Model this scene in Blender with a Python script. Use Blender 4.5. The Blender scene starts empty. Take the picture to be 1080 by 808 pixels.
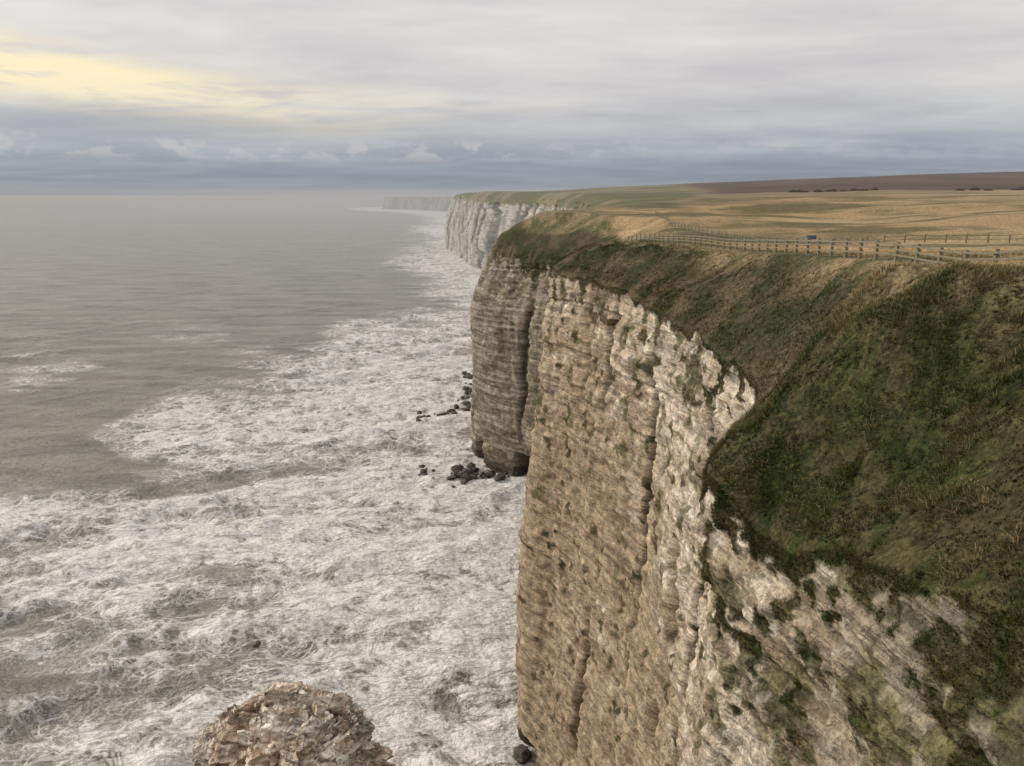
import bpy, math, numpy as np, time
T0=time.time()
rng=np.random.default_rng(7)
H=85.0
# ------------------------------------------------------------------ noise
def _h(ix,iy,iz,seed):
    n=(ix.astype(np.int64)*374761393+iy.astype(np.int64)*668265263+np.asarray(iz).astype(np.int64)*1274126177+seed*974634777)&0xFFFFFFFF
    n=((n^(n>>13))*1274126177)&0xFFFFFFFF
    n=((n^(n>>16))*668265263)&0xFFFFFFFF
    n=n^(n>>15)
    return (n&0xFFFFFF)/float(0x7FFFFF)-1.0
def vn(x,y,z=0.0,seed=0):
    flat=np.ndim(z)==0
    if flat:
        x,y=np.broadcast_arrays(np.asarray(x,float),np.asarray(y,float))
    else:
        x,y,z=np.broadcast_arrays(np.asarray(x,float),np.asarray(y,float),np.asarray(z,float))
    x0=np.floor(x);y0=np.floor(y)
    fx=x-x0;fy=y-y0
    fx=fx*fx*(3-2*fx);fy=fy*fy*(3-2*fy)
    if flat:
        zz=np.array(int(z*7.77))
        a=_h(x0,y0,zz,seed);b=_h(x0+1,y0,zz,seed);c_=_h(x0,y0+1,zz,seed);d=_h(x0+1,y0+1,zz,seed)
        return (a*(1-fx)+b*fx)*(1-fy)+(c_*(1-fx)+d*fx)*fy
    z0=np.floor(z);fz=z-z0;fz=fz*fz*(3-2*fz)
    def c(a,b,d): return _h(x0+a,y0+b,z0+d,seed)
    x00=c(0,0,0)*(1-fx)+c(1,0,0)*fx; x10=c(0,1,0)*(1-fx)+c(1,1,0)*fx
    x01=c(0,0,1)*(1-fx)+c(1,0,1)*fx; x11=c(0,1,1)*(1-fx)+c(1,1,1)*fx
    return (x00*(1-fy)+x10*fy)*(1-fz)+(x01*(1-fy)+x11*fy)*fz
def fbm(x,y,z=0.0,o=4,seed=0,g=0.5):
    r=0;a=1.0;t=0;f=1.0
    for i in range(o):
        zz=z if np.ndim(z)==0 else np.asarray(z)*f+i*3.1
        r=r+a*vn(np.asarray(x)*f+i*13.7,np.asarray(y)*f-i*7.3,zz,seed+i); t+=a; a*=g; f*=2.03
    return r/t*1.4
def hash1(i,seed=0):
    i=np.asarray(i); return _h(i,i*0,i*0,seed)
def ss(a,b,x):
    t=np.clip((x-a)/(b-a),0,1); return t*t*(3-2*t)
def mixc(a,b,t):
    return np.asarray(a)*(1-t[...,None])+np.asarray(b)*t[...,None]
# ------------------------------------------------------------------ mesh helper
def mk(name,V,F,attrs=None,mat=None,smooth=True):
    V=np.asarray(V,np.float32).reshape(-1,3); F=np.asarray(F,np.int32)
    k=F.shape[1]
    me=bpy.data.meshes.new(name)
    me.vertices.add(len(V)); me.vertices.foreach_set('co',V.ravel())
    me.loops.add(F.size); me.loops.foreach_set('vertex_index',F.ravel())
    me.polygons.add(len(F)); me.polygons.foreach_set('loop_start',np.arange(0,F.size,k,dtype=np.int32))
    me.polygons.foreach_set('use_smooth',np.full(len(F),smooth))
    me.update(calc_edges=True)
    for an,av in (attrs or {}).items():
        av=np.asarray(av,np.float32)
        if av.ndim==1:
            at=me.attributes.new(an,'FLOAT','POINT'); at.data.foreach_set('value',av)
        else:
            at=me.attributes.new(an,'FLOAT_COLOR','POINT')
            c=np.ones((len(V),4),np.float32); c[:,:3]=av; at.data.foreach_set('color',c.ravel())
    ob=bpy.data.objects.new(name,me); bpy.context.scene.collection.objects.link(ob)
    if mat: me.materials.append(mat)
    return ob
def gridF(nr,nc,wrap=False):
    i=np.arange(nr-1)[:,None]; j=np.arange(nc if wrap else nc-1)[None,:]
    j2=(j+1)%nc
    return np.stack([i*nc+j,i*nc+j2,(i+1)*nc+j2,(i+1)*nc+j],-1).reshape(-1,4)
# ------------------------------------------------------------------ coastline
# x, y, rim z (rel. to eye), slope width, batter, veg depth, whiteness
CP=np.array([
(-1200,-700,-3,10,5,2,.5),(-300,-200,-3,10,5,2,.5),(-80,-60,-2.5,5,3,2,.5),(-25,-16,-2.2,4,3,1.5,.5),(-6,-3,-1.9,3,1,1,.5),
(0,0.4,-1.8,3,.5,1,.5),(6,1.2,-2.5,4,.5,1,.5),(11.5,4.5,-4.5,7,.5,1,.5),(13.6,10,-8,9,.5,.6,.5),(13.1,17,-10.2,10,.6,.4,.6),
(12.0,24,-12.2,11,.7,.6,.7),(10.6,30,-13.3,11,.6,.9,.9),(9.5,34.5,-12.9,11,.3,1.2,1),(10.6,38.5,-13.3,9,.5,.9,.9),(13.6,43.5,-13.4,9,1,.6,.9),
(16.4,50,-12.7,9,1.5,.5,.85),(16.6,60,-12,9,2.0,.5,.8),(14.9,75,-11.3,9,2.5,.5,.7),(12.0,90,-10.2,8,3,.6,.55),(8.2,99,-9.9,7,3.2,.7,.5),
(5.6,104,-9.8,6,3.4,.8,.45),(6.6,110,-9.2,6,3,1,.5),(9.5,117,-8.9,6,2,2,.4),(14,127,-9.5,6,2,2,.3),(18,145,-10.5,7,2,3,.3),
(21,167,-12,10,3,4,.3),(23,190,-14,16,4,5,.25),(18,212,-15,20,5,5,.25),(8,226,-16,22,8,5,.25),(-1,236,-16,20,9,4,.25),(-4.5,246,-14,16,9,4,.25),
(-2,258,-12,14,9,4,.3),(10,285,-12,14,8,4,.3),(30,340,-10,14,6,4,.4),(45,450,-9,14,8,3,.5),(50,600,-8,14,8,3,.6),(35,750,-7,14,10,3,.7),
(2,850,-6,12,12,3,.8),(-24,894,-6,12,13,3,.8),(-40,960,-5,12,14,3,.8),(-62,1080,-3,12,14,3,.8),(-80,1200,-3,12,14,3,.8),(-98,1350,-3,12,14,3,.8),
(-88,1430,-3,12,14,3,.8),(-20,1560,-4,12,14,3,.7),(60,1900,-5,14,14,3,.6),(60,2600,-8,14,14,3,.6),(-100,3500,-14,16,14,4,.5),
(-450,4300,-16,16,14,4,.5),(-780,4830,-17,16,14,4,.5),(-740,5050,-17,16,14,4,.5),(-300,5800,-17,16,14,4,.5),(300,7500,-17,16,14,4,.5),(2500,9500,-17,16,14,4,.5)],float)
def catmull(P,n=60):
    out=[]
    for i in range(len(P)-1):
        p0=P[max(i-1,0)];p1=P[i];p2=P[i+1];p3=P[min(i+2,len(P)-1)]
        d=lambda a,b: max(np.hypot(*(a[:2]-b[:2]))**.5,1e-3)
        t0=0;t1=t0+d(p0,p1);t2=t1+d(p1,p2);t3=t2+d(p2,p3)
        for t in np.linspace(t1,t2,n,endpoint=False):
            A1=p0 if t1==t0 else (t1-t)/(t1-t0)*p0+(t-t0)/(t1-t0)*p1
            A2=(t2-t)/(t2-t1)*p1+(t-t1)/(t2-t1)*p2
            A3=(t3-t)/(t3-t2)*p2+(t-t2)/(t3-t2)*p3
            B1=(t2-t)/(t2-t0)*A1+(t-t0)/(t2-t0)*A2
            B2=(t3-t)/(t3-t1)*A2+(t-t1)/(t3-t1)*A3
            out.append((t2-t)/(t2-t1)*B1+(t-t1)/(t2-t1)*B2)
    out.append(P[-1]); return np.array(out)
C0=catmull(CP)
S0=np.concatenate([[0],np.cumsum(np.hypot(*np.diff(C0[:,:2],axis=0).T))])
def stepfor(x,y):
    if y<-40: return 12
    if y<8: return .8
    if y<42: return .11
    if y<70: return .19
    if y<120: return .28
    if y<215: return .9
    if y<262: return .42
    if y<700: return 4
    if y<1500: return 3.5
    return 14
sl=[0.0]
while sl[-1]<S0[-1]:
    s=sl[-1]; sl.append(s+stepfor(np.interp(s,S0,C0[:,0]),np.interp(s,S0,C0[:,1])))
S=np.array(sl[:-1])
C=np.stack([np.interp(S,S0,C0[:,k]) for k in range(7)],1)
T=np.stack([np.gradient(C[:,0],S),np.gradient(C[:,1],S)],1)
for _ in range(16):
    T[1:-1]=(T[:-2]+2*T[1:-1]+T[2:])/4
T/=np.hypot(T[:,0],T[:,1])[:,None]
NO=np.stack([-T[:,1],T[:,0]],1)
def coastdist(x,y,sub=2):
    x=x.ravel();y=y.ravel();n=len(x)
    D=np.empty(n);I=np.empty(n,int)
    idx=np.arange(0,len(C),sub)
    cx=C[idx,0].astype(np.float32);cy=C[idx,1].astype(np.float32)
    for a in range(0,n,4000):
        b=min(n,a+4000)
        d2=(x[a:b,None].astype(np.float32)-cx)**2+(y[a:b,None].astype(np.float32)-cy)**2
        i=d2.argmin(1); I[a:b]=idx[i]; D[a:b]=np.sqrt(d2[np.arange(b-a),i])
    sg=-np.sign((x-C[I,0])*NO[I,0]+(y-C[I,1])*NO[I,1])
    sg[sg==0]=1
    return D*sg,I
Ay=np.array([-800,-50,0,20,40,70,114,150,200,260,400,600,900,1100,1400,2000,3000,5000,12000.])
Az=np.array([-3,-2,-1.7,-3.0,-3.8,-5.2,-7.2,-8.3,-7,-5.2,-4.2,-1.5,4,3,1,-2,-8,-14,-14.])
yy=np.concatenate([np.arange(-800,0,2),np.arange(0,400,1.),np.arange(400,12000,8.)])
zz=np.interp(yy,Ay,Az)
zs=zz.copy()
for _ in range(60): zs[1:-1]=(zs[:-2]+2*zs[1:-1]+zs[2:])/4
def seg(x,y,ax,ay,bx,by):
    t=np.clip(((x-ax)*(bx-ax)+(y-ay)*(by-ay))/((bx-ax)**2+(by-ay)**2),0,1)
    return np.hypot(x-ax-t*(bx-ax),y-ay-t*(by-ay)),t
def plateau(x,y):
    a=np.interp(y,yy,zs)
    b=np.clip((x-45),0,None)*(.018+.042*ss(450,850,y))
    cap=36*ss(150,800,y)*(1-.85*ss(1000,1900,y))+6*(1-ss(150,800,y))
    b=cap*(1-np.exp(-b/np.maximum(cap,1e-3)))
    roll=1.6*fbm(x/45,y/30,0,2,6)*ss(60,130,y)*ss(30,50,x)*(1-ss(350,500,y))
    return a+b+roll+.22*fbm(x/22,y/22,0,3,5)+1.0*fbm(x/120,y/120,0,2,9)*ss(100,400,y)*(1-.5*ss(500,700,y))
def height(x,y,d,I):
    P=plateau(x,y)
    w=C[I,3]; dz=np.maximum(P-C[I,2],0)
    wn=w*(1+.25*vn(x/9,y/9,0,31))
    q=np.clip(1-np.clip(d,0,None)/wn,0,1)
    h=P-dz*q**1.3
    near=1-ss(120,260,y)
    d1,t1=seg(x,y,20.5,30.5,10.5,34.6); h=h+1.6*np.exp(-(d1/2.3)**2)*ss(.2,4,d)*np.sin(np.pi*np.clip(t1*.8+.15,0,1))
    d2,t2=seg(x,y,13.5,43,24,43.5); h=h-2.2*np.exp(-(d2/4.0)**2)*ss(.2,3,d)*(1-.7*t2)
    fm=np.exp(-((x-25.3)/4)**2)
    lump=.50*fbm(x/3.4,y/3.4,0,4,41)*near*ss(0,2,d)*(1-ss(9,18,d)*.85)*(1-fm)
    terr=.26*np.abs(vn(x/1.3,y/1.3,h/0.8,43))*near*(1-ss(8,14,d))*ss(0,1,d)*(1-fm)
    gully=-1.2*np.clip(fbm(x/7,y/7,0,2,47),0,1)*near*ss(.5,4,d)*(1-ss(8,14,d))*(1-fm)
    return H+h+lump+terr+gully
# ------------------------------------------------------------------ colours
def turfcol(x,y,d):
    n1=fbm(x/2.5,y/2.5,0,4,61); n2=fbm(x/14,y/14,0,3,62); n3=fbm(x/.7,y/.7,0,2,63)
    dark=mixc([.048,.050,.022],[.115,.088,.050],ss(-.4,.45,n1+.35*n2))
    spur=mixc([.022,.034,.010],[.050,.062,.020],ss(-.5,.5,n1))
    spur=mixc(spur,[.10,.076,.040],.6*ss(.28,.6,n2+.6*n3))
    c=mixc(dark,spur,1-ss(34,40,y-.15*(x-10)))
    olive=mixc([.12,.115,.055],[.27,.215,.125],ss(-.35,.4,n1+.5*n2))
    c=mixc(c,olive,ss(5.5,9,d+2.5*n2)*ss(27,36,y+.5*(x-18)))
    tan=mixc([.40,.285,.155],[.24,.185,.095],ss(-.3,.45,n2+.4*n1))
    tan=mixc(tan,[.50,.37,.215],.6*ss(.1,.5,fbm(x/40,y/12,0,3,66)))
    tan=mixc(tan,[.13,.115,.055],.85*ss(.10,.38,fbm(x/26,y/9,0,5,65)))
    c=mixc(c,tan,ss(26.5,30,x+1.2*n1)*ss(30,50,y))
    g=np.exp(-(((x-42)/16)**2+((y-150)/26)**2))
    c=mixc(c,[.09,.09,.042],np.clip(g*1.3+.3*n1*g,0,1)*.85)
    far=ss(260,330,y)
    r=x/np.maximum(y,1)
    green=mixc([.125,.125,.062],[.22,.19,.11],ss(-.3,.3,fbm(x/90,y/30,0,3,67)))
    fieldm=1-ss(.20,.25,r+.02*np.sin(y/120))
    c=mixc(c,green,far*fieldm)
    tanf=mixc([.37,.27,.155],[.23,.18,.10],ss(-.3,.4,fbm(x/70,y/40,0,4,68)))
    tanf=mixc(tanf,[.14,.125,.06],.8*ss(.08,.34,fbm(x/55,y/20,0,5,64)))
    c=mixc(c,tanf,far*(1-fieldm))
    pl=mixc([.080,.048,.031],[.11,.068,.046],ss(-.3,.3,fbm(x/50,y/50,0,3,69)))
    c=mixc(c,pl,ss(545,556,y+.06*x)*(1-fieldm))
    return c
# ------------------------------------------------------------------ node helpers
def newmat(name):
    m=bpy.data.materials.new(name); m.use_nodes=True; nt=m.node_tree; nt.nodes.clear(); return m,nt
class NT:
    def __init__(s,nt): s.nt=nt
    def n(s,t,ins=None,**kw):
        nd=s.nt.nodes.new(t)
        for k,v in kw.items(): setattr(nd,k,v)
        for k,v in (ins or {}).items():
            if isinstance(v,bpy.types.NodeSocket): s.nt.links.new(v,nd.inputs[k])
            else: nd.inputs[k].default_value=v
        return nd
    def m(s,op,a,b=None,c=None,clamp=False):
        ins={0:a}
        if b is not None: ins[1]=b
        if c is not None: ins[2]=c
        return s.n('ShaderNodeMath',ins,operation=op,use_clamp=clamp).outputs[0]
    def mix(s,f,a,b,bt='MIX'):
        nd=s.nt.nodes.new('ShaderNodeMix'); nd.data_type='RGBA'; nd.blend_type=bt
        for i,v in ((0,f),(6,a),(7,b)):
            if isinstance(v,bpy.types.NodeSocket): s.nt.links.new(v,nd.inputs[i])
            else:
                nd.inputs[i].default_value=v if i==0 else (v[0],v[1],v[2],1)
        return nd.outputs[2]
    def ramp(s,f,lo,hi,a=0,b=1,sm=True):
        return s.n('ShaderNodeMapRange',{0:f,1:lo,2:hi,3:a,4:b},interpolation_type='SMOOTHSTEP' if sm else 'LINEAR').outputs[0]
    def noise(s,vec,scale,detail=4,rough=.55,dist=0,vs=None):
        if vs is not None:
            vec=s.n('ShaderNodeVectorMath',{0:vec,1:vs},operation='MULTIPLY').outputs[0]
        return s.n('ShaderNodeTexNoise',{'Vector':vec,'Scale':scale,'Detail':detail,'Roughness':rough,'Distortion':dist}).outputs['Fac']
def landmat(name,kind):
    m,nt=newmat(name); N=NT(nt)
    pos=N.n('ShaderNodeNewGeometry').outputs['Position']
    col=N.n('ShaderNodeAttribute',attribute_name='Col').outputs['Color']
    fine=N.noise(pos,5.0,3,.7)
    if kind=='turf':
        kk=N.m('MULTIPLY',N.ramp(N.noise(pos,2.0,4,.75),.3,.7,.45,1.5),N.ramp(fine,.3,.7,.65,1.3))
        hR=N.m('MULTIPLY',fine,.3)
    else:
        veg=N.n('ShaderNodeAttribute',attribute_name='veg').outputs['Fac']
        w_=N.n('ShaderNodeTexNoise',{'Vector':pos,'Scale':1.1,'Detail':2.0,'Roughness':.6})
        wp=N.n('ShaderNodeVectorMath',{0:pos,1:N.n('ShaderNodeVectorMath',{0:w_.outputs['Color'],1:(.9,.9,.35)},operation='MULTIPLY').outputs[0]},operation='ADD').outputs[0]
        wpz=N.n('ShaderNodeVectorMath',{0:wp,1:(1,1,2.4)},operation='MULTIPLY').outputs[0]
        cellv=N.n('ShaderNodeSeparateColor',{0:N.n('ShaderNodeTexVoronoi',{'Vector':wpz,'Scale':1.3},feature='F1').outputs['Color']}).outputs[0]
        cell2=N.n('ShaderNodeSeparateColor',{0:N.n('ShaderNodeTexVoronoi',{'Vector':wpz,'Scale':3.6},feature='F1').outputs['Color']}).outputs[0]
        strat=N.noise(wp,1.0,5,.65,0,(.13,.13,2.0))
        blot=N.noise(pos,.8,4,.68)
        k=N.ramp(strat,.38,.56,.60,1.12)
        k=N.m('MULTIPLY',k,N.ramp(cellv,0,1,.82,1.08,False))
        k=N.m('MULTIPLY',k,N.ramp(cell2,0,1,.84,1.08,False))
        k=N.m('MULTIPLY',k,N.ramp(blot,.3,.7,.74,1.2))
        k=N.m('MULTIPLY',k,N.ramp(fine,.3,.62,.64,1.17))
        kt=N.m('MULTIPLY',N.ramp(blot,.3,.7,.6,1.4),N.ramp(fine,.3,.7,.5,1.4))
        kk=N.m('ADD',N.m('MULTIPLY',k,N.m('SUBTRACT',1,veg)),N.m('MULTIPLY',kt,veg))
        hR=N.m('ADD',N.m('MULTIPLY',N.noise(pos,1.0,3,.6,0,(.13,.13,2.0)),.65),N.m('ADD',N.m('MULTIPLY',blot,.35),N.m('MULTIPLY',fine,.28)))
    comb=N.n('ShaderNodeCombineXYZ',{0:kk,1:kk,2:kk}).outputs[0]
    c=N.mix(1.0,col,comb,'MULTIPLY')
    bump=N.n('ShaderNodeBump',{'Strength':.9,'Distance':.6,'Height':hR})
    bs=N.n('ShaderNodeBsdfPrincipled',{'Base Color':c,'Roughness':.92,'Specular IOR Level':.15,'Normal':bump.outputs[0]})
    nt.links.new(bs.outputs[0],N.n('ShaderNodeOutputMaterial').inputs[0])
    return m
M_land=landmat('chalk_and_turf','rock'); M_turf=landmat('turf','turf')
# ------------------------------------------------------------------ cliff face
skd=np.array([14,8,5,3.6,2.6,2.0,1.5,1.1,.8,.5,.25])
nS=len(S)
spacing=np.interp(C[:,1],[-60,0,130,300,900,1500,5000],[12,.6,.6,2.5,8,14,70])
fis=[]
for yv_,wd,dp in ((66,1.0,3.2),(60,.5,1.6),(76,.5,1.3),(88,.6,1.2),(37.5,.6,1.0),(30,.22,.6),(26.5,.2,.7),(23.5,.22,.8),(20.8,.2,.7),(18.5,.18,.6),(53,.8,1.8)):
    k=np.argmin(abs(C[:,1]-yv_)+10*(C[:,0]<3)*(C[:,1]<60)); fis.append((S[k],wd,dp))
for k in range(16):
    s0=rng.uniform(S[np.argmin(abs(C[:,1]-112))],S[np.argmin(abs(C[:,1]-290))]); fis.append((s0,rng.uniform(.4,1.1),rng.uniform(.8,2)))
iFar=np.argmin(abs(C[:,1]-300))
for k in range(45):
    s0=rng.uniform(S[iFar],S[np.argmin(abs(C[:,1]-1500))]); fis.append((s0,rng.uniform(4,9),rng.uniform(3,7)))
rimx,rimy=C[:,0],C[:,1]
def facedisp(s,z,yc,dep):
    sw=s+2.2*vn(s/9,z/12,0,70)
    nf_=.45+.55*ss(36,46,yc)
    big=1.5*fbm(s/17,z/50,0,2,71)*ss(0,12,dep)
    ridg=((1-np.abs(vn(sw/6.5,z/22,0,73)))*.6+(1-np.abs(vn(sw/2.3,z/6,3,74)))*.26-.5)*nf_
    zl=z+.5*vn(s/14,0,0,75)+.012*s
    def layer(th,seed,e=.22):
        q=zl/th; i=np.floor(q); f=q-i
        return hash1(i,seed)*(1-ss(1-e,1,f))+hash1(i+1,seed)*ss(1-e,1,f)
    wl=.7+.6*vn(s/6,z/4,0,79)
    lay=.20*layer(2.7,80,.12)+(.20*layer(1.15,81)+.13*layer(.47,82))*wl
    li=np.floor(zl/1.15)
    q=s/1.7+3*hash1(li,83); bi=np.floor(q);f=q-bi
    blk=_h(bi,li,0,84)*(1-ss(.85,1,f))+_h(bi+1,li,0,84)*ss(.85,1,f)
    li2=np.floor(zl/.55); q2=s/.8+3*hash1(li2,85); b2=np.floor(q2)
    blk2=_h(b2,li2,0,86)
    li3=np.floor(zl/.31); b3=np.floor(s/.42+3*hash1(li3,87)); blk3=_h(b3,li3,0,88)*(yc<48)
    fine=.16*fbm(s/.9,z/.7,5,3,87)
    farm=ss(262,420,yc)
    dsp=big+ridg+(lay+.16*blk+.09*blk2+.06*blk3+fine)*(1-.5*farm)
    dsp=dsp+farm*(5*fbm(s/90,z/160,0,3,88)*ss(0,20,dep)+1.8*fbm(s/22,z/40,0,3,89))
    for s0,w,dp in fis:
        j=np.where(np.abs(s[0]-s0)<6*w)[0]
        if len(j)==0: continue
        j0,j1=j[0],j[-1]+1; s_=s[:,j0:j1];z_=z[:,j0:j1]
        ds=s_-(s0+1.9*w*vn(z_/9,s_*0+s0,0,90)+.7*w*vn(z_/2.5,s_*0+s0,0,91))
        mod=np.clip(.35+1.1*vn(z_/8,s_*0+s0,2,92),0,1)
        dsp[:,j0:j1]-=dp*mod*np.exp(-(ds/w)**2)*ss(.5,5,dep[:,j0:j1])
    return dsp
d0=np.zeros(nS); I0=np.arange(nS)
hr0=height(rimx,rimy,d0,I0)
zr=hr0+.6*fbm(S/2.5,0*S,0,3,95)-.2
cream=np.array([.54,.47,.365]); tanc=np.array([.39,.31,.215])
FV=[];FCc=[];FVg=[];FF=[];off_=0; hang=[]
def face(i0,i1,nrow):
    global off_
    s_=slice(i0,i1)
    tt=np.linspace(0,1,nrow)**1.4
    Z=zr[None,s_]*(1-tt[:,None])+(-2.5)*tt[:,None]
    dep=zr[None,s_]-Z
    yc=np.broadcast_to(C[None,s_,1],Z.shape); xc=np.broadcast_to(C[None,s_,0],Z.shape)
    Sb=np.broadcast_to(S[None,s_],Z.shape)
    disp=facedisp(Sb,Z,yc,dep)
    cm=ss(.0,.4,vn(Sb/5.0,0*Sb,0,97)+.2*vn(Sb/1.5,0*Sb,0,98))
    hcave=1+7.5*cm
    disp=disp-(5.5*cm+1.0)*(1-ss(hcave-1.2,hcave,Z))*((yc>195)&(yc<262))
    disp=disp-(2*cm+.8)*(1-ss(hcave*.6-1,hcave*.6,Z))*(yc<=195)
    disp=disp*(.35+.65*ss(0,2.5,dep))
    B=C[None,s_,4]
    bat=np.where((yc>200)&(yc<275),B*ss(-6,24,dep)-B*.1,B*(np.clip(dep/50,0,1)**.8))
    off=bat+disp
    nx=NO[None,s_,0];ny=NO[None,s_,1]
    X=C[None,s_,0]+nx*off;Y=C[None,s_,1]+ny*off
    wh=C[None,s_,6]
    ns=fbm(Sb/3.0,Z/4.0,0,4,101); nb=fbm(Sb/9,Z/14,0,3,102); nf=fbm(Sb/.7,Z/.55,0,3,103); nst=fbm(Sb/.8,Z/9,0,3,104); nh=fbm(Sb/9,Z/.9,0,3,109)
    whi=np.clip(wh*.92-dep/75*.75+.35*nb+.22*ns+.12*nf+.2*nh,0,1)
    whi=np.where(dep<11,np.maximum(whi,wh*.78+.4*ns+.2*nf-dep*.04),whi)
    isn=(yc<41)
    whi=np.where(isn,np.clip(.70+.5*nb+.5*ns+.3*nf-.60*(1-ss(21,32,yc)),0,1),whi)
    colf=mixc(tanc*np.ones(Z.shape+(3,)),cream,ss(.15,.75,whi))
    colf=mixc(colf,[.71,.65,.55],ss(.52,.88,whi+.35*nf)*.8)
    h2=((yc>112)&(yc<330)).astype(float)
    colf=mixc(colf,mixc([.18,.155,.118],[.39,.345,.28],ss(-.5,.55,.7*ns+.5*nf+.8*nh)),h2*.92)  # middle headland: greyer rock, with slight haze greyness put into the colour
    farc=mixc([.30,.28,.245],[.50,.48,.435],ss(-.5,.4,nb+ns*.5+.5*nh))
    colf=mixc(colf,farc,ss(330,500,yc))
    colf=colf*(1-.5*ss(2500,3500,yc))[...,None]
    colf=mixc(colf,[.21,.15,.105],.55*ss(.18,.6,.6*nst+.5*ns)*(1-ss(300,500,yc)))
    colf=mixc(colf,[.30,.275,.22],(.75*(1-ss(20,31,yc))*isn)*np.ones_like(Z))
    moss=ss(.10,.40,fbm(Sb/1.6,Z/2.6,0,5,106)+.30*nf+.15*nst-.010*dep+(.40*(1-ss(21,31,yc)))*(yc<41)-.06*(yc>41))
    colf=mixc(colf,mixc([.060,.062,.026],[.16,.155,.065],ss(-.35,.35,nf+.5*ns)),moss*.82*(1-ss(120,300,yc)))
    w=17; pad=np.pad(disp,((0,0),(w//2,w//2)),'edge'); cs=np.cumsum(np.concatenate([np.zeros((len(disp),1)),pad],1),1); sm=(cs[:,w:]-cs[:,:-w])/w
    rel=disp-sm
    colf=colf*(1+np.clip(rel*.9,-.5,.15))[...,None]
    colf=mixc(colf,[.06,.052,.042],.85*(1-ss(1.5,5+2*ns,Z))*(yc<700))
    vd=C[None,s_,5]*(1+.9*fbm(Sb/3.0,0*Sb,0,3,107)+.5*(yc>120))
    veg=1-ss(-.5,.6,(dep-np.clip(vd,.15,None))/np.maximum(vd*.6,.3)+.9*nf+.6*ns)
    veg=np.maximum(veg,ss(.38,.55,fbm(Sb/1.6,Z/1.5,0,4,108)+.25*nf+.20*(1-ss(2,14,dep))+.16*(yc<29)*(yc>5)-.15)*.95*(yc<110))
    vc=turfcol(X,Y,np.zeros_like(X))
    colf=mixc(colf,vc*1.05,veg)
    sp_=spacing[None,s_]
    skD=skd[:,None]*np.where(sp_>1.0,sp_/1.2,1.0)
    skX=C[None,s_,0]-nx*skD; skY=C[None,s_,1]-ny*skD
    dd,II=coastdist(skX,skY)
    skZ=height(skX.ravel(),skY.ravel(),np.maximum(dd,0),II).reshape(skX.shape)
    skZ=skZ-np.where(skD>1.2*np.maximum(sp_,1),.01*sp_+.04,0)
    bl=np.exp(-skD/.9)
    skZ=skZ+(zr-hr0)[None,s_]*bl
    skX=skX+nx*disp[0][None,:]*bl; skY=skY+ny*disp[0][None,:]*bl
    skc=turfcol(skX,skY,skD)
    V=np.stack([np.concatenate([skX,X]),np.concatenate([skY,Y]),np.concatenate([skZ,Z])],-1)
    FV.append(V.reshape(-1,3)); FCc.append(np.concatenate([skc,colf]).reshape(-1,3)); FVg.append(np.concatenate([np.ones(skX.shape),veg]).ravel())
    FF.append(gridF(V.shape[0],i1-i0)[:,::-1]+off_); off_+=V.shape[0]*(i1-i0)
    m=(Y>14)&(Y<108)&(veg>.55)&(X>0)
    hang.append((np.stack([X[m],Y[m],Z[m]],1),np.stack([np.broadcast_to(nx,X.shape)[m],np.broadcast_to(ny,X.shape)[m]],1),vc[m]))
def first(yv): return int(np.argmax((C[:,1]>yv)))
iA,iB,iC,iD=first(9),first(46),first(122),first(300)
face(0,iA+1,60); face(iA,iB+1,540); face(iB,iC+1,420); face(iC,iD+1,230); face(iD,nS,90)
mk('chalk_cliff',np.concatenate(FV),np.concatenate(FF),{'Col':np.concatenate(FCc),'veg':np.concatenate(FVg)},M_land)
print('T cliff',time.time()-T0,off_)
# ------------------------------------------------------------------ terrain
def grow(a,st,f,end,mx=1e9):
    o=[a]
    while (o[-1]<end if st>0 else o[-1]>end):
        o.append(o[-1]+st); st=np.sign(st)*min(abs(st)*f,mx)
    return o[1:]
xs=np.array(sorted(grow(-12,-.8,1.14,-2500))+list(np.arange(-12,46,.45))+grow(45.5,.55,1.04,6000))
ys=np.array(sorted(grow(-4,-.6,1.16,-1500))+list(np.arange(-4,130,.5))+grow(129.5,.6,1.014,1400)+grow(1400,15,1.09,11000))
GX,GY=np.meshgrid(xs,ys)
d,I=coastdist(GX,GY)
gz=height(GX.ravel(),GY.ravel(),np.maximum(d,0),I)
keep=(d>.9).reshape(GX.shape)
F=gridF(*GX.shape)
kf=keep.ravel()[F].all(1); F=F[kf]
used=np.unique(F); mp=-np.ones(GX.size,int); mp[used]=np.arange(len(used)); F=mp[F]
tv=np.stack([GX.ravel(),GY.ravel(),gz],-1)[used]
tc=turfcol(tv[:,0],tv[:,1],d[used])
mk('grassy_clifftop_ground',tv,F,{'Col':tc,'veg':np.ones(len(tv))},M_turf)
print('T terrain',time.time()-T0,len(tv))
def hz(x,y):
    x=np.atleast_1d(np.asarray(x,float));y=np.atleast_1d(np.asarray(y,float))
    d,I=coastdist(x,y); return height(x,y,np.maximum(d,0),I)
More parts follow.
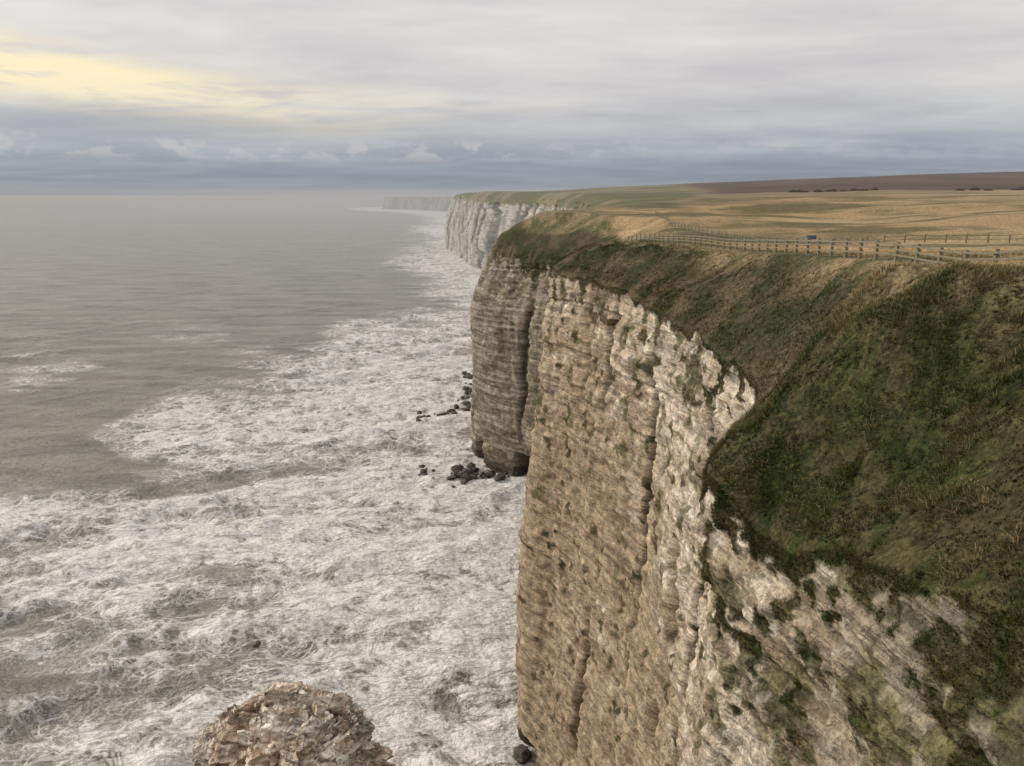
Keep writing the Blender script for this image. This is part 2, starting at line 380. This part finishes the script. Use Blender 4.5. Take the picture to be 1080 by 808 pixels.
# ------------------------------------------------------------------ grass tufts
mg,nt=newmat('grass_blades'); N=NT(nt)
gc=N.n('ShaderNodeAttribute',attribute_name='Col').outputs['Color']
b1=N.n('ShaderNodeBsdfDiffuse',{'Color':gc})
nt.links.new(b1.outputs[0],N.n('ShaderNodeOutputMaterial').inputs[0])
def tufts(name,P,nrm,colr,hgt,nb,spread,width):
    n=len(P); B=n*nb
    p=np.repeat(P,nb,0); nr=np.repeat(nrm,nb,0); c=np.repeat(colr,nb,0); h=np.repeat(hgt,nb)*rng.uniform(.5,1.2,B)
    a=rng.uniform(0,2*np.pi,B); r=rng.uniform(0,1,B)**.5*spread*np.repeat(hgt,nb)/.3
    base=p+np.stack([np.cos(a)*r,np.sin(a)*r,np.zeros(B)],1)
    base[:,2]-=((base-p)*nr).sum(1)/np.maximum(nr[:,2],.35)
    base[:,2]-=.04
    out=np.stack([np.cos(a),np.sin(a),np.zeros(B)],1)
    dn=nr*np.array([1,1,0])
    up=np.array([0,0,1.])*.75+nr*.45+out*rng.uniform(.1,.7,B)[:,None]+dn*.5+np.array([.25,-.1,0])
    up/=np.linalg.norm(up,axis=1)[:,None]
    a2=a+rng.uniform(-1,1,B)+1.57
    side=np.stack([np.cos(a2),np.sin(a2),np.zeros(B)],1)*width*rng.uniform(.6,1.4,B)[:,None]
    mid=base+up*h[:,None]*.55
    tip=base+up*h[:,None]*.85+(out*.35+dn*.5-np.array([0,0,.35]))*h[:,None]*.5
    V=np.stack([base-side,base+side,mid+side*.7,mid-side*.7,tip],1).reshape(-1,3)
    k=np.arange(B)*5
    F=np.concatenate([np.stack([k,k+1,k+2],1),np.stack([k,k+2,k+3],1),np.stack([k+3,k+2,k+4],1)])
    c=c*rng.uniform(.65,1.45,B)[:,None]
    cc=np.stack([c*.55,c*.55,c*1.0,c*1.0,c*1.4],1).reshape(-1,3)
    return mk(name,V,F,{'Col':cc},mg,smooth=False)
def nrmat(x,y,z):
    e=.25
    hx=(hz(x+e,y)-z)/e; hy=(hz(x,y+e)-z)/e
    n=np.stack([-hx,-hy,np.ones_like(hx)],1); return n/np.linalg.norm(n,axis=1)[:,None]
def region(x0,x1,y0,y1,n,dmin,dmax):
    x=rng.uniform(x0,x1,n);y=rng.uniform(y0,y1,n); d,I=coastdist(x,y); k=(d>dmin)&(d<dmax)
    return x[k],y[k],d[k]
x,y,dd_=region(8,30,12,46,34000,.1,17)
z=hz(x,y); n_=nrmat(x,y,z); c=turfcol(x,y,dd_)*1.3
sp=rng.random(len(x)); dry=ss(.0,.5,fbm(x/2.2,y/2.2,0,3,204))
c=np.where((sp<.04+.22*dry)[:,None],np.array([.24,.185,.105]),c); c=np.where(((sp>.3)&(sp<.42))[:,None],np.array([.070,.098,.032]),c)
cl=ss(-.3,.4,fbm(x/1.3,y/1.3,0,2,201))
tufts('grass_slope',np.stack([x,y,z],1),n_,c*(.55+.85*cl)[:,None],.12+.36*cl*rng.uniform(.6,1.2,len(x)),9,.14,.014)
x,y,dd_=region(5,48,42,135,42000,.1,40)
z=hz(x,y); n_=nrmat(x,y,z); c=turfcol(x,y,dd_)*1.15
sp=rng.random(len(x)); c=np.where((sp<.08)[:,None],np.array([.26,.205,.12]),c)
cl=ss(-.2,.4,fbm(x/1.8,y/1.8,0,2,202))
hf=1-.75*np.exp(-((x-25.0)/2.2)**2)
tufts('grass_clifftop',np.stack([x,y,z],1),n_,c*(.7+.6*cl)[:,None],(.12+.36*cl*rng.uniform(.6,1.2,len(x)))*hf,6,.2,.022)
P=np.concatenate([h[0] for h in hang]);Nn=np.concatenate([h[1] for h in hang]);Cc=np.concatenate([h[2] for h in hang])
pk=rng.choice(len(P),min(18000,len(P)),replace=False)
nn=np.concatenate([Nn[pk]*.8,np.full((len(pk),1),.6)],1)
tufts('grass_hanging',P[pk],nn,Cc[pk]*1.2,rng.uniform(.08,.28,len(pk)),7,.10,.013)
print('T grass',time.time()-T0)
# ------------------------------------------------------------------ fences
mw,nt=newmat('weathered_wood'); N=NT(nt)
pos=N.n('ShaderNodeNewGeometry').outputs['Position']
f=N.noise(pos,5,3,.7,0,(1,1,.2))
c=N.mix(f,(.12,.105,.072),(.30,.265,.185))
bs=N.n('ShaderNodeBsdfPrincipled',{'Base Color':c,'Roughness':.9}); nt.links.new(bs.outputs[0],N.n('ShaderNodeOutputMaterial').inputs[0])
def beam(a,b,w,h,taper=1.0):
    a=np.array(a,float);b=np.array(b,float);t=b-a;t/=np.linalg.norm(t)
    up=np.array([0,0,1.]) if abs(t[2])<.9 else np.array([1.,0,0])
    s=np.cross(t,up);s/=np.linalg.norm(s);u=np.cross(s,t)
    V=[]
    for p,k in ((a,1),(b,taper)):
        for i,j in ((-1,-1),(1,-1),(1,1),(-1,1)): V.append(p+s*i*w/2*k+u*j*h/2*k)
    F=[(0,1,5,4),(1,2,6,5),(2,3,7,6),(3,0,4,7),(3,2,1,0),(4,5,6,7)]
    return np.array(V),np.array(F)
def fence(name,path,sp,ph,rails,pw=.13,rh=.09):
    path=np.array(path,float); L=np.concatenate([[0],np.cumsum(np.hypot(*np.diff(path,axis=0).T))])
    s=np.arange(0,L[-1],sp); px=np.interp(s,L,path[:,0])+rng.normal(0,.04,len(s));py=np.interp(s,L,path[:,1])
    pz=hz(px,py); Vs=[];Fs=[];o=0
    for _ in range(2): pz[1:-1]=np.maximum((pz[:-2]+2*pz[1:-1]+pz[2:])/4,pz[1:-1]-.05)
    def add(v,f):
        nonlocal o; Vs.append(v);Fs.append(f+o);o+=len(v)
    hh=ph*rng.uniform(.95,1.06,len(s))
    for i in range(len(s)):
        lx,ly=rng.normal(0,.03,2)
        add(*beam((px[i],py[i],pz[i]-.5),(px[i]+lx,py[i]+ly,pz[i]+hh[i]),pw,pw,.9))
        if i+1<len(s):
            t=np.array([px[i+1]-px[i],py[i+1]-py[i]]);t/=np.hypot(*t); o_=np.array([-t[1],t[0]])*(pw*.5+.03)
            for r in rails:
                j1,j2=rng.normal(0,.015,2)
                add(*beam((px[i]+o_[0]-t[0]*.05,py[i]+o_[1]-t[1]*.05,pz[i]+r+j1),(px[i+1]+o_[0]+t[0]*.04,py[i+1]+o_[1]+t[1]*.04,pz[i+1]+r+j2),.05,rh))
    return mk(name,np.concatenate(Vs),np.concatenate(Fs),None,mw,False)
fence('wooden_fence',[(27,24),(25.9,39),(25.3,55),(25.2,70),(25,86),(24.4,105),(22.8,122),(21,136),(20.5,141)],2.5,1.4,(.50,.86,1.2),.20,.12)
fence('wooden_fence',[(110,92),(72,106),(54,114),(48,122),(46,140),(40,158),(38,185),(42,230)],2.6,1.2,(.5,1.0),.16)
def board(x,y):
    z=hz(x,y)[0]; e=bpy.data.objects.new('information_board',None); bpy.context.scene.collection.objects.link(e); e.location=(x,y,z)
    mb,nt=newmat('blue_panel'); N=NT(nt); pos=N.n('ShaderNodeNewGeometry').outputs['Position']
    c=N.mix(N.noise(pos,3,3),(.04,.09,.17),(.07,.14,.25)); bs=N.n('ShaderNodeBsdfPrincipled',{'Base Color':c,'Roughness':.5}); nt.links.new(bs.outputs[0],N.n('ShaderNodeOutputMaterial').inputs[0])
    for nm,v,m_ in (('post_1',beam((-.7,0,-.3),(-.7,0,1.55),.1,.1),mw),('post_2',beam((.7,0,-.3),(.7,0,1.55),.1,.1),mw),('panel',beam((-.64,-.06,1.25),(.64,-.06,1.25),.05,.5),mb),('frame',beam((-.8,-.02,1.58),(.8,-.02,1.58),.14,.06),mw)):
        o=mk(nm,v[0],v[1],None,m_,False); o.parent=e
board(47.0,122.5)
def clumps(name,cx,cy,n,sz,colr,hmax,rad):
    i=rng.integers(0,len(cx),n); a=rng.uniform(0,6.28,n); r=rad*rng.random(n)**.5
    x=cx[i]+np.cos(a)*r; y=cy[i]+np.sin(a)*r; z=hz(cx,cy)[i]+rng.uniform(0,1,n)*hmax*np.sqrt(np.clip(1-(r/rad)**2,0,1))*(.6+.4*hash1(i,5))
    k=np.arange(n)*3; t=rng.normal(0,1,(n,3,3))*sz
    V=(np.stack([x,y,z],1)[:,None,:]+t).reshape(-1,3)
    c=np.repeat(np.array(colr)*rng.uniform(.5,1.6,n)[:,None],3,0)
    return mk(name,V,np.stack([k,k+1,k+2],1),{'Col':c},mg,False)
hx=np.linspace(190,620,90)+rng.normal(0,2,90); hy=548-.06*hx+rng.normal(0,1.5,90)
sel=vn(hx/18,0*hx,0,301)>-.05
clumps('hedgerow',hx[sel],hy[sel],7000,.45,(.06,.055,.032),1.7,2.6)
# ------------------------------------------------------------------ rock stack (foreground)
nth=600; cx0,cy0,ztop=-4.98,14.6,H-11.05; R0=1.66
rr=np.concatenate([np.linspace(0.02,1,130)*R0,R0+np.linspace(0.002,1,330)**1.6*9.0])
th=np.linspace(0,2*np.pi,nth,endpoint=False)
zc=np.concatenate([np.zeros(130),-(np.linspace(0,1,330)**1.6)*(ztop+2)])
R,TH=np.meshgrid(rr,th,indexing='ij'); ZZ=np.broadcast_to(zc[:,None],R.shape).copy()
r01=np.clip(R/R0,0,1)
ang=1+.20*vn(np.cos(TH)*1.6,np.sin(TH)*1.6,0,401)+.12*vn(np.cos(TH)*4,np.sin(TH)*4,ZZ/1.5,402)
ux=np.cos(TH)*R*ang*1.08; uy=np.sin(TH)*R*ang*.95
top=-.8*r01**2.6*(ZZ==0)-.8*(ZZ<0)
px=cx0+ux;py=cy0+uy;pz=ztop+ZZ+top
pz=pz+(ZZ==0)*(.26*fbm(px/.9,py/.9,0,3,403))
def cell(x,y,z,s,seed):
    i=np.floor(x/s+.3*vn(x*1.3/s,y*1.3/s,z/s,seed)); j=np.floor(y/s+.3*vn(y*1.3/s,z/s,x/s,seed+1)); k=np.floor(z/(s*.36)+.2*vn(x/s,y/s,0,seed+2))
    return _h(i,j,k,seed+3)
nx=np.cos(TH)*ss(.4,1,r01);ny=np.sin(TH)*ss(.4,1,r01);nz=1-ss(.55,1,r01)*.85
dsp=.20*cell(px,py,pz,.68,410)+.13*cell(px,py,pz,.34,420)+.05*cell(px,py,pz,.16,430)+.04*fbm(px/.3,py/.3,pz/.2,3,440)
lowd=ss(2,12,-ZZ); dsp=dsp+lowd*(.8*fbm(np.cos(TH)*3,np.sin(TH)*3,ZZ/9,3,441))
px=px+nx*dsp;py=py+ny*dsp;pz=pz+nz*dsp
rc=mixc([.55,.45,.35],[.82,.75,.65],ss(-.5,.6,fbm(px/.4,py/.4,pz/.4,3,450)+.5*cell(px,py,pz,.34,420)))
rc=mixc(rc,[.42,.28,.20],.45*ss(.2,.6,fbm(px/.6,py/.6,pz/.5,3,455)))
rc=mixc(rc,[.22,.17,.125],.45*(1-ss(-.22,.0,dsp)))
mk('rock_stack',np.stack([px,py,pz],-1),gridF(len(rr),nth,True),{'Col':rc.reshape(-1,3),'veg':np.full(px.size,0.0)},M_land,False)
# ------------------------------------------------------------------ boulders
import bmesh
def boulders(name,lst):
    bm=bmesh.new(); bmesh.ops.create_icosphere(bm,subdivisions=4,radius=1); bv=np.array([v.co[:] for v in bm.verts]); bf=np.array([[v.index for v in f.verts] for f in bm.faces]); bm.free()
    Vs=[];Fs=[];Cs=[];o=0
    for i,(x,y,z,r) in enumerate(lst):
        v=bv*(1+.35*fbm(bv[:,0]*1.1+i*9,bv[:,1]*1.1,bv[:,2]*1.1,3,500)[:,None]+.12*cell(bv[:,0]+i,bv[:,1],bv[:,2],.5,510)[:,None])
        sc=rng.uniform(.7,1.3,3)*r; sc[2]*=.65; a=rng.uniform(0,6.28)
        v=v*sc; v=np.stack([v[:,0]*np.cos(a)-v[:,1]*np.sin(a),v[:,0]*np.sin(a)+v[:,1]*np.cos(a),v[:,2]],1)+[x,y,z]
        Vs.append(v);Fs.append(bf+o);o+=len(v);Cs.append(np.tile(np.array([.13,.118,.10])*rng.uniform(.7,1.5),(len(v),1)))
    return mk(name,np.concatenate(Vs),np.concatenate(Fs),{'Col':np.concatenate(Cs),'veg':np.full(o,.3)},M_land,True)
def sea(u,v):
    x=(u-540)/810;yv=(404-v)/810; dy=.9711+yv*.2385; dz=-.2385+yv*.9711; t=-H/dz; return x*t,dy*t
L=[]
for (u,v,n,su,sv,r) in ((488,500,30,10,8,1.3),(520,503,14,18,3,1.2),(446,499,9,9,4,.9),(445,441,8,8,3,1.0),(467,439,12,11,3,1.0),(492,422,18,7,14,1.1),(272,682,3,4,3,.6),(552,794,4,4,8,1.2),(494,405,14,5,12,1.2)):
    for k in range(n):
        x,y=sea(u+rng.normal(0,su*.7),v+rng.normal(0,sv*.7)); L.append((x,y,rng.uniform(0,.7),r*rng.uniform(.35,1.4)))
boulders('boulders',L)
# ------------------------------------------------------------------ sea
sxs=np.array(sorted(grow(-330,-1.6,1.12,-45000))+list(np.arange(-330,60,1.0))+grow(60,1.6,1.12,45000))
sys_=np.array(sorted(grow(40,-2,1.15,-9000))+list(np.arange(40,420,1.0))+grow(420,1.15,1.02,60000))
SX,SY=np.meshgrid(sxs,sys_)
sd,_I=coastdist(SX,SY,9); sd=-sd.reshape(SX.shape)
FC=[(0,330,.08),(100,350,.03),(200,330,0),(300,330,0),(400,320,0),(0,250,0),(200,250,0),(350,250,0),(410,240,.02),(440,250,.15),(0,380,.1),(28,385,.5),(60,430,.03),(120,430,0),(190,348,.30),(160,342,.28),(200,385,.05),(300,365,.06),(250,400,.12),
(0,450,0),(60,490,0),(130,490,.02),(20,505,.15),(150,520,.25),(90,525,.2),(185,450,.74),(158,466,.74),(175,485,.64),(240,425,.74),(290,392,.74),(350,375,.74),(400,357,.76),(450,347,.76),(485,333,.78),(440,325,.15),(470,320,.4),(420,300,.03),(460,300,.35),(490,300,.75),
(240,460,.78),(300,440,.82),(360,420,.84),(430,400,.85),(470,420,.86),(350,470,.70),(300,480,.55),(230,490,.44),(200,510,.32),(260,510,.50),(320,520,.74),(400,480,.80),(400,520,.84),(470,470,.84),(470,530,.90),(520,560,.94),
(0,545,.76),(50,545,.78),(100,555,.76),(150,560,.78),(200,560,.78),(260,560,.80),(60,590,.52),(0,600,.54),(120,600,.62),(200,625,.36),(240,622,.22),(270,625,.38),(320,600,.80),(350,650,.84),(420,600,.90),(500,620,.94),(540,680,.94),
(0,650,.42),(60,660,.50),(120,650,.56),(180,670,.58),(0,710,.42),(60,720,.40),(120,720,.52),(200,710,.64),(273,680,.58),(300,720,.76),(380,700,.84),(450,700,.80),(500,760,.86),(0,770,.42),(60,780,.50),(130,790,.62),(200,800,.60),(420,790,.82),(540,800,.88),
(480,285,.85),(465,268,.85),(440,268,.6),(470,250,.8),(450,240,.8),(430,262,.3),(430,230,.8),(400,222,.8),(380,218,.7),(350,222,0),(380,232,0),(400,262,0),(360,215,0),(200,215,0),(0,215,0),(0,230,0)]
FC=np.array(FC,float)
def proj(x,y,z):
    dz=z-H; f=y*.9711-dz*.2385; f=np.where(f<5,5,f); return 540+810*x/f,404-810*(y*.2385+dz*.9711)/f
U,Vv=proj(SX,SY,0*SX); Vv=np.clip(Vv,205.5,900)
sv=np.clip((Vv-205)*.13,2.5,20); su=np.clip((Vv-205)*.26+6,8,40)
U=U.astype(np.float32);Vv=Vv.astype(np.float32);su=su.astype(np.float32);sv=sv.astype(np.float32)
num=np.zeros_like(U);den=np.full_like(U,1e-9)
for u,v,f in FC.astype(np.float32):
    q=((U-u)/su)**2+((Vv-v)/sv)**2
    w=np.exp(-q)+1e-5/(1+q)**2
    num+=w*f;den+=w
foam=(num/den).astype(float)
foam=np.where(SY<60,.6,foam)
foam=foam*(1-ss(250,420,sd))
foam=np.maximum(foam,.9*(1-ss(3,26+10*fbm(SX/30,SY/30,0,2,601),sd)))
foam=np.where((foam>.02)&(sd<700),foam+.34*fbm(SX/30,SY/11,0,5,602,.55)*ss(.02,.25,foam),foam)
amp=1-ss(1200,4000,np.hypot(SX,SY))
wv=0
for L_,A_,ang_,ph in ((46,.62,-1.25,0),(31,.46,-1.0,1.7),(19,.30,-1.55,.6),(11,.15,-.8,2.2)):
    k=2*np.pi/L_; q=(SX*np.cos(ang_)+SY*np.sin(ang_))*k+ph+1.4*vn(SX/60,SY/60,0,610)*3
    wv=wv+A_*(1-2*np.abs(np.sin(q/2)))*(.5+.7*vn(SX/45,SY/45,0,611+int(L_)))
shore=ss(.1,.6,foam)
wv=wv*(1+.9*shore)+.6*fbm(SX/6,SY/4,0,4,612)*(.5+shore)
SZ=wv*amp
crest=ss(.45,1.5,wv)*shore; trough=ss(-.2,-1.3,wv)*shore
foam=foam+.16*crest-.20*trough
print('T sea',time.time()-T0,SX.shape)
ms,nt=newmat('sea_water'); N=NT(nt)
pos=N.n('ShaderNodeNewGeometry').outputs['Position']
fo=N.n('ShaderNodeAttribute',attribute_name='foam').outputs['Fac']
wnd=N.n('ShaderNodeTexNoise',{'Vector':pos,'Scale':.06,'Detail':2.0,'Roughness':.5})
wv2=N.n('ShaderNodeVectorMath',{0:wnd.outputs['Color'],1:(12,12,0)},operation='MULTIPLY').outputs[0]
wp=N.n('ShaderNodeVectorMath',{0:pos,1:wv2},operation='ADD').outputs[0]
nA=N.noise(wp,.07,4,.6,0); nB=N.noise(wp,.28,5,.62,0); nC=N.noise(wp,1.1,2,.6,0)
def ridge(n,c,w): return N.ramp(N.m('ABSOLUTE',N.m('SUBTRACT',n,c)),0,w,1,0)
vv=N.n('ShaderNodeVectorMath',{0:wp,1:N.n('ShaderNodeCombineXYZ',{0:N.m('MULTIPLY',nB,5),1:N.m('MULTIPLY',nA,6)}).outputs[0]},operation='ADD').outputs[0]
v_a=N.n('ShaderNodeTexVoronoi',{'Vector':vv,'Scale':.26},feature='DISTANCE_TO_EDGE').outputs['Distance']
v_b=N.n('ShaderNodeTexVoronoi',{'Vector':vv,'Scale':.62},feature='DISTANCE_TO_EDGE').outputs['Distance']
wid=N.ramp(fo,.3,.9,.07,.22)
l2=N.ramp(N.m('SUBTRACT',1,N.m('DIVIDE',v_a,wid),clamp=True),0,.6); l3=N.ramp(N.m('SUBTRACT',1,N.m('DIVIDE',v_b,wid),clamp=True),.1,.8)
lac=N.m('MAXIMUM',N.m('MAXIMUM',ridge(nB,.5,.026),N.m('MULTIPLY',l3,.75)),l2)
lac=N.m('MULTIPLY',lac,N.ramp(fo,.16,.45))
lac=N.m('MULTIPLY',lac,N.ramp(N.m('ADD',nA,N.m('MULTIPLY',fo,.25)),.42,.60,.3,1))
pt=N.m('ADD',N.m('MULTIPLY',N.ramp(nA,.3,.7,0,1,False),.46),N.m('ADD',N.m('MULTIPLY',N.ramp(nB,.28,.72,0,1,False),.46),N.m('MULTIPLY',N.ramp(nC,.3,.7,0,1,False),.16)))
thr=N.m('SUBTRACT',1.16,N.m('MULTIPLY',fo,1.0))
patch=N.ramp(N.m('SUBTRACT',pt,thr),-.03,.10)
patch=N.m('MULTIPLY',patch,N.ramp(fo,.05,.2))
fac=N.m('MAXIMUM',patch,N.m('MULTIPLY',lac,.9))
tone=N.m('ADD',N.m('MULTIPLY',nB,.55),N.m('MULTIPLY',nC,.45))
fcol=N.mix(N.ramp(tone,.40,.56),(.60,.575,.54),(.90,.885,.87))
wn=N.noise(pos,.05,5,.65,0,(.35,1.5,1))
wcol=N.mix(N.ramp(wn,.35,.65),(.185,.172,.148),(.315,.295,.255))
shal=N.mix(N.ramp(nA,.38,.6),(.20,.188,.163),(.42,.395,.355))
wcol=N.mix(N.ramp(fo,.1,.6,0,.9),wcol,shal)
c=N.mix(fac,wcol,fcol)
hb=N.m('ADD',N.m('MULTIPLY',N.noise(pos,.6,4,.65,0,(1,1.7,1)),1.5),N.m('MULTIPLY',N.noise(pos,.09,4,.62,0,(.45,1.9,1)),6.0))
bp=N.n('ShaderNodeBump',{'Strength':.9,'Distance':1.0,'Height':hb})
bs=N.n('ShaderNodeBsdfPrincipled',{'Base Color':c,'Roughness':N.ramp(fac,0,1,.28,.9),'IOR':1.33,'Specular IOR Level':N.ramp(fac,0,1,.5,.1),'Normal':bp.outputs[0]})
nt.links.new(bs.outputs[0],N.n('ShaderNodeOutputMaterial').inputs[0])
mk('sea',np.stack([SX,SY,SZ],-1),gridF(*SX.shape),{'foam':foam.ravel()},ms)
# ------------------------------------------------------------------ haze (homogeneous medium over the distant coast; added emission stands in for scattered light)
mh,nt=newmat('haze'); N=NT(nt)
sig=1/3000
ab=N.n('ShaderNodeVolumeAbsorption',{'Color':(0,0,0,1),'Density':sig}); em=N.n('ShaderNodeEmission',{'Color':(.42,.41,.405,1),'Strength':sig})
ad=N.n('ShaderNodeAddShader',{0:ab.outputs[0],1:em.outputs[0]}); nt.links.new(ad.outputs[0],N.n('ShaderNodeOutputMaterial').inputs['Volume'])
hv=[(x,y,z) for z in (-6,104) for x,y in ((-1500,300),(1300,300),(1300,6500),(-1500,6500))]
mk('haze',hv,[(0,3,2,1),(4,5,6,7),(0,1,5,4),(1,2,6,5),(2,3,7,6),(3,0,4,7)],None,mh,False)
# ------------------------------------------------------------------ world
W=bpy.data.worlds.new("World"); bpy.context.scene.world=W; W.use_nodes=True; nt=W.node_tree; nt.nodes.clear(); N=NT(nt)
az_s=math.radians(-72); el_s=math.radians(25)
sky=N.n('ShaderNodeTexSky',sky_type='NISHITA',sun_disc=False,sun_elevation=el_s,sun_rotation=az_s)
bg1=N.n('ShaderNodeBackground',{'Color':sky.outputs[0],'Strength':.08})
dirv=N.n('ShaderNodeTexCoord').outputs['Generated']
sp=N.n('ShaderNodeSeparateXYZ',{0:dirv}); dx,dy,dz=sp.outputs
az=N.m('ARCTAN2',dx,dy)
el=N.m('ARCSINE',dz)
ae=N.n('ShaderNodeCombineXYZ',{0:az,1:el}).outputs[0]
elw=N.m('ADD',el,N.m('MULTIPLY',N.m('SUBTRACT',N.noise(ae,1.0,3,.55,0,(3.0,14,1)),.5),.05))
cr=N.n('ShaderNodeValToRGB',{0:N.m('MULTIPLY',elw,1/.5)}); r=cr.color_ramp
stops=[(0,(.235,.28,.35)),(.06,(.285,.33,.405)),(.11,(.42,.45,.51)),(.16,(.55,.56,.585)),(.24,(.68,.66,.655)),(.42,(.79,.755,.735)),(1,(.80,.775,.755))]
r.elements[0].position=0;r.elements[0].color=(*stops[0][1],1);r.elements[1].position=1;r.elements[1].color=(*stops[-1][1],1)
for p,cc in stops[1:-1]:
    e=r.elements.new(p);e.color=(*cc,1)
base=cr.outputs[0]
inv=N.m('DIVIDE',1,N.m('ADD',N.m('MAXIMUM',dz,0),.07))
pl=N.n('ShaderNodeCombineXYZ',{0:N.m('MULTIPLY',dx,inv),1:N.m('MULTIPLY',dy,inv)}).outputs[0]
st1=N.noise(pl,.5,4,.55,.3,(.9,1.4,1)); st2=N.noise(pl,1.6,4,.6,.3,(.8,1.1,1))
mod=N.m('MULTIPLY',N.ramp(st1,.34,.66,.86,1.06),N.ramp(st2,.3,.7,.95,1.04))
cm_=N.n('ShaderNodeCombineXYZ',{0:mod,1:mod,2:N.m('ADD',N.m('MULTIPLY',mod,.8),.2)}).outputs[0]
base=N.mix(1.0,base,cm_,'MULTIPLY')
def gauss(v,c,w): return N.m('EXPONENT',N.m('MULTIPLY',N.m('POWER',N.m('ABSOLUTE',N.m('DIVIDE',N.m('SUBTRACT',v,c),w)),2),-1))
stg=N.noise(ae,1.0,5,.6,.4,(6,46,1))
gd=N.m('MULTIPLY',gauss(az,math.radians(-28),.38),gauss(elw,math.radians(4.4),.014))
base=N.mix(N.m('MULTIPLY',gd,.55),base,(.34,.365,.42))
eg=N.m('ADD',elw,N.m('MULTIPLY',az,.10))
g=N.m('MULTIPLY',gauss(az,math.radians(-31),.27),gauss(eg,math.radians(7.3)-.054,.025))
g=N.m('MULTIPLY',g,N.ramp(stg,.34,.56,.3,1.5),clamp=True)
base=N.mix(g,base,(1.03,.89,.59))
g2=N.m('MULTIPLY',N.m('MULTIPLY',gauss(az,math.radians(-12),.26),gauss(elw,math.radians(6.2),.012)),N.ramp(stg,.4,.58))
base=N.mix(N.m('MULTIPLY',g2,.65),base,(.84,.77,.67))
cun=N.noise(ae,1.0,6,.6,.1,(22,40,1))
cum=N.m('MULTIPLY',N.ramp(cun,.50,.59),gauss(el,math.radians(3.1),.012))
cum=N.m('MULTIPLY',cum,N.ramp(az,-.1,.12,1,.35))
base=N.mix(N.m('MULTIPLY',cum,.7),base,(.58,.565,.58))
bg2=N.n('ShaderNodeBackground',{'Color':base,'Strength':1.0})
mxs=N.n('ShaderNodeMixShader',{0:.94,1:bg1.outputs[0],2:bg2.outputs[0]})
nt.links.new(mxs.outputs[0],N.n('ShaderNodeOutputWorld').inputs[0])
sl_=bpy.data.lights.new('sun','SUN'); sl_.energy=2.5; sl_.angle=math.radians(10); sl_.color=(1,.88,.72)
so=bpy.data.objects.new('sun',sl_); bpy.context.scene.collection.objects.link(so)
from mathutils import Vector
sdv=Vector((math.sin(az_s)*math.cos(el_s),math.cos(az_s)*math.cos(el_s),math.sin(el_s)))
so.rotation_euler=(-sdv).to_track_quat('-Z','Y').to_euler(); so.location=(-50,0,200)
cd=bpy.data.cameras.new('camera'); cd.lens=27; cd.sensor_width=36; cd.clip_start=.1; cd.clip_end=100000
co=bpy.data.objects.new('camera',cd); bpy.context.scene.collection.objects.link(co)
co.location=(0,0,H); co.rotation_euler=(math.radians(90-13.8),0,0)
bpy.context.scene.camera=co
sc=bpy.context.scene; sc.view_settings.view_transform='Standard'; sc.view_settings.look='None'; sc.view_settings.exposure=0
print('T end',time.time()-T0)
